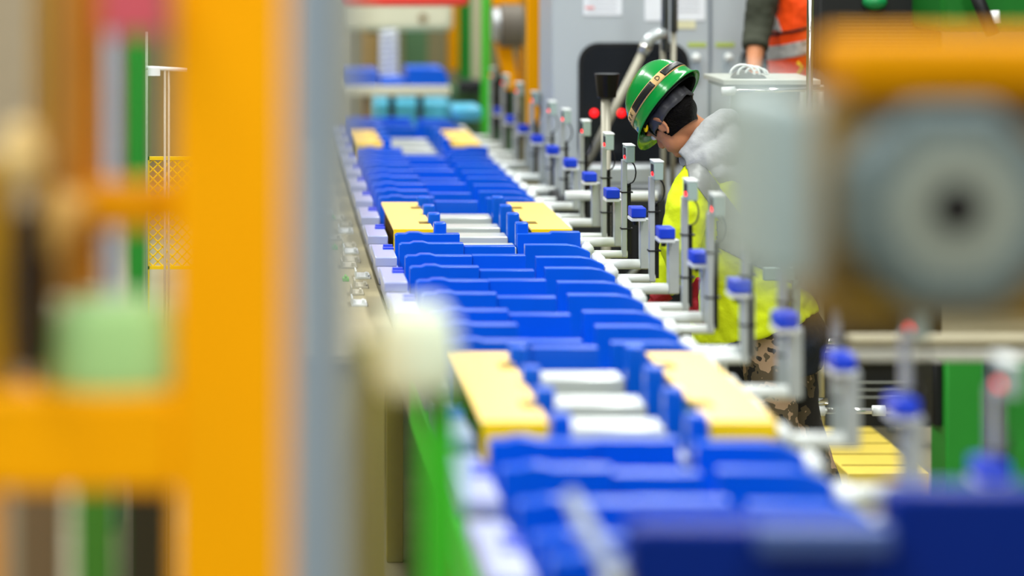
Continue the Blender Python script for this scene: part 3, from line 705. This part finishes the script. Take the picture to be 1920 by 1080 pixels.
def helmeted():
    c = P(1250, 219, 9.995)
    u = V((-.66, .42, .62)).normalized(); f = V((-.42, .56, -.72)); f = (f - u * f.dot(u)).normalized(); s = u.cross(f).normalized()
    neck = P(1338, 268, 10.04)
    root = thing('person', 'person in green helmet, grey hood and yellow jacket bending over the conveyor', 'person', (X_(1460, 10.05), 10.05, 0))
    sh = P(1340, 315, 10.04); ch = P(1375, 390, 10.05); wa = P(1415, 500, 10.07); pe = P(1450, 595, 10.08)
    L = [P(1312, 338, 9.86), P(1275, 465, 9.77), P(1296, 532, 9.84)]
    R = [P(1318, 335, 10.24), P(1275, 460, 10.34), P(1236, 556, 10.24)]
    hips = [(P(1440, 610, 9.98), P(1452, 785, 9.95), P(1500, 985, 9.98)), (P(1462, 610, 10.19), P(1500, 790, 10.22), P(1560, 985, 10.2))]
    b = MB(); head(b, c, f, s, u)
    b.tube([c - u * .04 - f * .02, c * .5 + neck * .5 - u * .01, neck, sh], [.064, .064, .066, .075], 20)
    b.tube([pe, wa, ch, sh, P(1336, 290, 10.04)], [(.155, .12), (.14, .11), (.175, .12), (.17, .085), (.08, .06)], 24, side=(0, 1, 0))
    for arm in (L, R): b.tube([arm[0], arm[0] * .5 + arm[1] * .5, arm[1], arm[1] * .5 + arm[2] * .5, arm[2]], [.055, .05, .042, .04, .028], 16)
    for h in hips: b.tube([h[0], h[0] * .5 + h[1] * .5, h[1], h[1] * .6 + h[2] * .4, h[2]], [.09, .08, .058, .056, .04], 16)
    for h in hips: b.tube([h[2] + V((.04, 0, -.02)), V((h[2].x - .16, h[2].y, .035))], [.045, .035], 12)
    body = remesh(b, 'body', SKIN, root, .0065)
    eyes(c, f, s, u, root)
    # hair
    b = MB(); b.ball(c, (.103, .086, .109), (f, s, u)); b.ball(c - f * .062 - u * .03, (.062, .068, .062), (f, s, u)); b.ball(c - f * .035 - u * .07, (.052, .058, .045), (f, s, u))
    hr = remesh(b, 'hair', HAIR, root, .006)
    bm = bmesh.new(); bm.from_mesh(hr.data)
    for co_, no in ((c + f * .050, f), (c - f * .03 - u * .088, (-u + f * .25).normalized())):
        bmesh.ops.bisect_plane(bm, geom=bm.verts[:] + bm.edges[:] + bm.faces[:], plane_co=co_, plane_no=no, clear_outer=True)
    dl = [x for x in bm.faces if (x.calc_center_median() - c).dot(f) > .012 and (x.calc_center_median() - c).dot(u) < -.028]
    bmesh.ops.delete(bm, geom=dl, context='FACES'); bm.to_mesh(hr.data); bm.free()
    # helmet
    H = c + u * .028 - f * .045
    a_, b_, c_ = .157, .131, .147
    def hp(th, ph, k=1.0, add=0):
        ct, st = math.cos(th), math.sin(th); e = .86
        ct = ct ** e; st = math.copysign(abs(st) ** .95, st)
        r = 1 + .02 * math.cos(2 * ph) * 0
        return H + f * ((a_ * k + add) * ct * math.cos(ph)) + s * ((b_ * k + add) * ct * math.sin(ph)) + u * ((c_ * k + add) * st)
    m = MB(); nph = 64; rings = []
    for ex in (0, 1):
        rr = []
        for j in range(nph):
            ph = 2 * PI * j / nph; pk = max(0, math.cos(ph)) ** 2 * .035
            base = H + f * (a_ * math.cos(ph)) + s * (b_ * math.sin(ph)); out = (f * math.cos(ph) * a_ + s * math.sin(ph) * b_).normalized()
            rr.append(m.bm.verts.new(base + out * ((.016 + pk) if ex == 0 else .002) - u * ((.016 + pk * .5) if ex == 0 else .0)))
        rings.append(rr)
    for i in range(1, 15):
        th = PI / 2 * i / 15
        rd_ = []
        for j in range(nph):
            ph = 2 * PI * j / nph; q = hp(th, ph)
            ridge = .006 * math.exp(-((math.sin(ph) * math.cos(th)) / .22) ** 2) * math.sin(th) ** .5
            rd_.append(m.bm.verts.new(q + u * ridge + (q - H).normalized() * ridge * .6))
        rings.append(rd_)
    top = m.bm.verts.new(hp(PI / 2, 0) + u * .006)
    for i in range(len(rings) - 1):
        for j in range(nph): m.bm.faces.new((rings[i][j], rings[i][(j+1) % nph], rings[i+1][(j+1) % nph], rings[i+1][j]))
    for j in range(nph): m.bm.faces.new((rings[-1][j], rings[-1][(j+1) % nph], top))
    hm = m.build('helmet', HELM, root, smooth=True)
    so = hm.modifiers.new('t', 'SOLIDIFY'); so.thickness = .004; so.offset = 1
    # dark lining
    m = MB(); rg = []
    for i in range(0, 12):
        th = -.12 + (PI / 2 + .12) * i / 12; rg.append([m.bm.verts.new(hp(th, 2 * PI * j / 48, .955)) for j in range(48)])
    for i in range(11):
        for j in range(48): m.bm.faces.new((rg[i][j], rg[i][(j+1) % 48], rg[i+1][(j+1) % 48], rg[i+1][j]))
    m.build('lining', BLACK, hm, smooth=True)
    def patch(name, t0, t1, p0, p1, add, mat):
        m = MB(); N1, N2 = 3, max(4, int(abs(p1 - p0) / 4)); g = []
        for i in range(N1 + 1):
            g.append([m.bm.verts.new(hp(math.radians(t0 + (t1 - t0) * i / N1), math.radians(p0 + (p1 - p0) * j / N2), 1, add)) for j in range(N2 + 1)])
        for i in range(N1):
            for j in range(N2): m.bm.faces.new((g[i][j], g[i][j+1], g[i+1][j+1], g[i+1][j]))
        o = m.build(name, mat, hm, smooth=True); q = o.modifiers.new('t', 'SOLIDIFY'); q.thickness = .0012
        return o
    HB = M('band_black', (26, 28, 26), .4)
    patch('printed_band', 11, 25, 22, 205, .0060, TAN)
    patch('band_panel', 12.5, 23.5, 76, 126, .0072, HB); patch('band_panel', 12.5, 23.5, 146, 200, .0072, HB)
    patch('band_panel', 12.5, 23.5, 24, 38, .0072, HB)
    for chs, ph, sz in (('L', 46, .021), ('E', 55, .021), ('X', 65, .021), ('D', 136, .024)):
        cu = bpy.data.curves.new('t', 'FONT'); cu.body = chs; cu.size = sz * 1.15; cu.extrude = .0006; cu.align_x = 'CENTER'; cu.align_y = 'CENTER'
        to = bpy.data.objects.new('t', cu); COL.objects.link(to)
        me = bpy.data.meshes.new_from_object(to.evaluated_get(bpy.context.evaluated_depsgraph_get())); bpy.data.objects.remove(to)
        p0 = hp(math.radians(18), math.radians(ph), 1, .0078); dp = (hp(math.radians(18), math.radians(ph + 3)) - hp(math.radians(18), math.radians(ph - 3))).normalized()
        du = (hp(math.radians(22), math.radians(ph)) - hp(math.radians(14), math.radians(ph))).normalized(); nn_ = dp.cross(du).normalized()
        du = nn_.cross(dp)
        me.transform(Matrix.Translation(p0) @ Matrix((dp, du, nn_)).transposed().to_4x4())
        link('band_letter', me, HB, hm)
    # harness band and crumpled liner under the rim
    m = MB(); g = []
    for i in range(4):
        g.append([m.bm.verts.new(c + f * ((.108 + .004 * math.sin(j * 1.7)) * math.cos(2*PI*j/48)) + s * ((.092 + .005 * math.sin(j * 1.3 + i)) * math.sin(2*PI*j/48)) + u * (.012 - .020 * i + .003 * math.sin(j * .9 + 2 * i))) for j in range(20, 49)] if False else
                 [m.bm.verts.new(c - f * .022 + f * ((.116 + .004 * math.sin(j * 1.7)) * math.cos(2*PI*j/48)) + s * ((.094 + .005 * math.sin(j * 1.3 + i)) * math.sin(2*PI*j/48)) + u * (.022 - .016 * i + .003 * math.sin(j * .9 + 2 * i))) for j in range(6, 43)])
    for i in range(3):
        for j in range(36): m.bm.faces.new((g[i][j], g[i][j+1], g[i+1][j+1], g[i+1][j]))
    o = m.build('helmet_liner', M('grey_liner', (66, 67, 72), .35, var=.5, scale=40), hm, smooth=True); q = o.modifiers.new('t', 'SOLIDIFY'); q.thickness = .003
    MB().ball(P(1211, 240, 9.95), (.009, .012, .016)).build('yellow_clip', YEL, hm, smooth=True)
    # hoodie: collar and hood bunched on the shoulders
    b = MB()
    b.tube([P(1283, 296, 9.90), P(1306, 272, 9.90), P(1334, 240, 9.93), P(1358, 222, 10.0), P(1372, 222, 10.1)], [.030, .040, .044, .040, .034], 16)
    b.tube([P(1290, 306, 9.90), P(1325, 300, 9.86), P(1362, 285, 9.88), P(1392, 262, 10.0)], [.032, .050, .058, .045], 16)
    b.tube([P(1302, 312, 9.88), P(1345, 325, 9.85), P(1385, 330, 9.90), P(1402, 310, 10.02)], [.024, .040, .045, .04], 16)
    b.ball(P(1362, 272, 10.02), (.09, .15, .085)); b.tube([P(1285, 300, 10.0), P(1310, 290, 10.15), P(1350, 250, 10.2)], [.03, .05, .05], 14)
    b.tube([pe, wa, ch, sh], [(.168, .132), (.152, .122), (.19, .135), (.182, .098)], 24, side=(0, 1, 0))
    remesh(b, 'hoodie', HOOD, root, .007, 9, fold=.012, fscale=.06)
    # jacket
    b = MB()
    b.tube([P(1325, 306, 10.04), P(1337, 335, 10.04), P(1362, 410, 10.05), P(1384, 500, 10.06), P(1415, 606, 10.07)], [(.12, .045), (.205, .10), (.22, .155), (.225, .19), (.245, .25)], 32, side=(0, 1, 0))
    b.tube([P(1316, 332, 9.90), P(1300, 352, 9.85), P(1284, 405, 9.79), P(1272, 465, 9.765), P(1280, 500, 9.79), P(1290, 522, 9.82)], [.070, .080, .078, .070, .060, .045], 20)
    b.tube([P(1318, 330, 10.2), P(1290, 400, 10.3), P(1272, 458, 10.33), P(1240, 545, 10.25)], [.07, .075, .070, .052], 20)
    jk = remesh(b, 'jacket', HIVIS, root, .008, 3, fold=.03, fscale=.10)
    n1 = V((.80, 0, .60)); p1 = P(1342, 370, 9.8)
    band(jk, 'shoulder_strap', REFL, [(p1 + n1 * .036, n1), (p1 - n1 * .036, -n1)], root, keep=lambda q: q.y < 10.03 and q.z > Z_(432, 9.85) and q.x > X_(1288, 9.85))
    n2 = V((.45, 0, .89)); p2 = P(1392, 462, 9.8)
    band(jk, 'waist_strap', REFL, [(p2 + n2 * .045, n2), (p2 - n2 * .045, -n2)], root, keep=lambda q: q.y < 10.05 and q.x > X_(1345, 9.85))
    # belt, trousers, boots, gloves
    b = MB(); b.tube([P(1440, 590, 10.08), P(1462, 640, 10.09), P(1468, 690, 10.1)], [(.20, .17), (.21, .19), (.19, .15)], 24, side=(0, 1, 0))
    remesh(b, 'dark_waist_cover', NAVY, root, .01, 3, fold=.02)
    b = MB()
    for h in hips: b.tube([h[0], h[0] * .5 + h[1] * .5, h[1], h[1] * .5 + h[2] * .5, h[2]], [.115, .105, .085, .08, .075], 20)
    remesh(b, 'trousers', CAMO, root, .012, 3, fold=.02)
    for h in hips:
        b = MB(); x, y_ = h[2].x, h[2].y
        b.tube([(x + .02, y_, .16), (x + .02, y_, .06)], [.062, .058], 16).tube([(x + .06, y_, .05), (x - .03, y_, .055), (x - .13, y_, .045), (x - .2, y_, .035)], [(.04, .045), (.045, .05), (.048, .04), (.03, .028)], 16, side=(0, 1, 0))
        remesh(b, 'boot', BLACK, root, .01)
    b = MB(); hand(b, P(1296, 538, 9.80), (.05, -.15, -1), (1, .2, 0), (-.2, -1, .1), 1.05, .8, thumb_up=(.10, -.35, .9))
    b.tube([P(1293, 526, 9.82), P(1297, 545, 9.80)], [.036, .032], 14)
    remesh(b, 'glove', GLOVE, root, .0045)
    b = MB(); hand(b, R[2] + V((-.02, 0, -.02)), (-.5, -.1, -.8), (0.3, 0, -1), (0, -1, 0), 1.05, .8)
    b.tube([R[2] + V((.03, 0, .02)), R[2] + V((-.02, 0, -.02))], [.036, .032], 14)
    remesh(b, 'glove', GLOVE, root, .0045)
helmeted()

def orange_vest():
    Yo = 12.62
    base = thing('work_step', 'grey steel step platform carrying the person in the orange vest', 'platform', (X_(1500, Yo), Yo, 0))
    xx = X_(1495, Yo); zf = .60
    bx(xx - .45, xx + .40, 12.3, 12.95, zf - .04, zf).build('tread', ALU, base)
    for dx in (-.42, .36):
        for y in (12.33, 12.88): bx(xx + dx, xx + dx + .04, y, y + .04, 0, zf - .04).build('leg', ALU, base)
    root = thing('person', 'person in orange vest with silver bands reaching down to the shelf', 'person', (xx, Yo, zf))
    pe = P(1500, 185, Yo); wa = P(1497, 110, Yo); ch = P(1490, 10, Yo); sh = P(1480, -60, Yo); nk = P(1472, -100, Yo)
    c = P(1455, -150, Yo); u = V((-.35, 0, .94)); f = V((-.94, -.1, -.35)); f = (f - u * f.dot(u)).normalized(); s = u.cross(f).normalized()
    L = [P(1440, -50, Yo - .16), P(1420, 55, Yo - .18), P(1413, 132, Yo - .30)]
    R = [P(1515, -50, Yo + .18), P(1545, 50, Yo + .2), P(1520, 140, Yo + .15)]
    legs = [(P(1490, 200, Yo - .09), P(1482, 370, Yo - .09), V((X_(1500, Yo), Yo - .09, zf + .09))), (P(1512, 200, Yo + .1), P(1508, 370, Yo + .1), V((X_(1525, Yo), Yo + .1, zf + .09)))]
    b = MB(); head(b, c, f, s, u)
    b.tube([c - u * .04 - f * .02, nk, sh], [.058, .058, .07], 18)
    b.tube([pe, wa, ch, sh], [(.15, .12), (.14, .11), (.17, .12), (.16, .08)], 24, side=(0, 1, 0))
    for arm in (L, R): b.tube([arm[0], arm[0] * .5 + arm[1] * .5, arm[1], arm[1] * .5 + arm[2] * .5, arm[2]], [.055, .05, .044, .042, .032], 16)
    hand(b, L[2], (0, -.3, -.9), (1, 0, -.2), (0, -1, 0), 1, .5); hand(b, R[2], (0, -.2, -1), (-1, 0, 0), (0, -1, 0), 1, .5)
    for h in legs: b.tube([h[0], h[1], h[2]], [.085, .055, .04], 16)
    remesh(b, 'body', SKIN, root, .008)
    eyes(c, f, s, u, root)
    b = MB(); b.ball(c - f * .01 + u * .008, (.103, .086, .108), (f, s, u)); hr = remesh(b, 'hair', HAIR, root, .008)
    bm = bmesh.new(); bm.from_mesh(hr.data)
    bmesh.ops.delete(bm, geom=[x for x in bm.faces if (x.calc_center_median() - c).dot(f) > .0 and (x.calc_center_median() - c).dot(u) < .05], context='FACES'); bm.to_mesh(hr.data); bm.free()
    b = MB(); b.tube([pe, wa, ch, sh], [(.165, .145), (.155, .13), (.185, .14), (.17, .09)], 24, side=(0, 1, 0))
    for arm in (L, R): b.tube([arm[0], arm[0] * .5 + arm[1] * .5, arm[1], arm[1] * .55 + arm[2] * .45], [.072, .070, .066, .060], 18)
    b.tube([L[1] * .62 + L[2] * .38, L[1] * .5 + L[2] * .5], [.066, .064], 18)
    remesh(b, 'shirt', OLIVE, root, .009, 3, fold=.03, fscale=.09)
    b = MB(); b.tube([P(1478, -62, Yo), P(1484, -30, Yo), P(1500, 20, Yo - .02), P(1502, 80, Yo - .02), P(1506, 142, Yo - .02)], [(.14, .06), (.20, .11), (.205, .15), (.20, .155), (.205, .15)], 30, side=(0, 1, 0))
    vs = remesh(b, 'vest', ORANGE, root, .009, 3, fold=.03, fscale=.10)
    n = V((-.25, 0, .97)).normalized(); p0 = P(1472, 98, Yo - .2)
    band(vs, 'reflective_band', REFLO, [(p0 + n * .032, n), (p0 - n * .032, -n)], root)
    q0 = P(1470, 63, Yo - .2)
    band(vs, 'dark_piping', BLACK, [(q0 + n * .006, n), (q0 - n * .006, -n)], root, off=.004)
    n3 = V((.97, 0, .25)).normalized(); p3 = P(1447, 12, Yo - .2)
    band(vs, 'shoulder_band', REFLO, [(p3 + n3 * .025, n3), (p3 - n3 * .025, -n3)], root, keep=lambda q: q.y < Yo and q.z > Z_(58, Yo))
    b = MB()
    for h in legs: b.tube([h[0], h[1], h[2]], [.105, .085, .075], 20)
    b.tube([P(1502, 165, Yo), P(1500, 215, Yo)], [(.18, .15), (.17, .14)], 20, side=(0, 1, 0))
    remesh(b, 'trousers', M('orange_work_trousers', (235, 100, 24), .85, bump=.3), root, .012, 3)
    for h in legs:
        x, y_ = h[2].x, h[2].y; b = MB()
        b.tube([(x + .02, y_, zf + .14), (x + .02, y_, zf + .05)], [.06, .056], 16).tube([(x + .06, y_, zf + .045), (x - .1, y_, zf + .045), (x - .18, y_, zf + .03)], [(.04, .042), (.045, .04), (.03, .026)], 16, side=(0, 1, 0))
        remesh(b, 'boot', BLACK, root, .01)
    MB().tube([P(1496, 118, Yo - .26), P(1505, 126, Yo - .25), P(1492, 148, Yo - .27)], .008, 10).build('yellow_cord', YEL, root, smooth=True)
orange_vest()
# ---------------------------------------------------------------- light
w = bpy.data.worlds.new('hall_light'); sc.world = w; w.use_nodes = True
bg = w.node_tree.nodes['Background']; bg.inputs[0].default_value = (1, 1, .98, 1); bg.inputs[1].default_value = .36
def area(name, loc, sx, sy, e, rot=(0, 0, 0), col=(1, 1, .97)):
    l = bpy.data.lights.new(name, 'AREA'); l.shape = 'RECTANGLE'; l.size = sx; l.size_y = sy; l.energy = e; l.color = col
    o = bpy.data.objects.new(name, l); COL.objects.link(o); o.location = loc; o.rotation_euler = rot
for k, (x, y) in enumerate(((-2.5, 4), (-2.5, 11), (-2.5, 18), (2.6, 4), (2.6, 11), (2.6, 18))):
    area('tube_light', (x, y, 6.2), .6, 6, 340)
area('front_fill', (-2.4, -.8, 5.2), 3, 1.2, 110, (math.radians(52), 0, math.radians(-8)))  # two unseen fills added behind the camera to brighten front faces
area('front_fill', (2.2, -.8, 5.2), 3, 1.2, 60, (math.radians(52), 0, math.radians(8)))
# ---------------------------------------------------------------- camera
cam = bpy.data.cameras.new('camera'); co = bpy.data.objects.new('camera', cam); COL.objects.link(co)
co.location = (0, 0, CH); co.rotation_euler = (PI / 2, 0, 0)
cam.sensor_fit = 'HORIZONTAL'; cam.sensor_width = 36; cam.lens = F / 1920 * 36
cam.shift_x = (960 - 485) / 1920; cam.shift_y = -(540 + 122) / 1920
cam.clip_start = .1; cam.clip_end = 100
cam.dof.use_dof = True; cam.dof.focus_distance = 10.0
APERT = .095
cam.dof.aperture_fstop = (cam.lens / 1000) / APERT
sc.camera = co
sc.view_settings.view_transform = 'Standard'; sc.view_settings.look = 'None'; sc.view_settings.gamma = 1
sc.view_settings.use_curve_mapping = False; sc.view_settings.exposure = 0.0
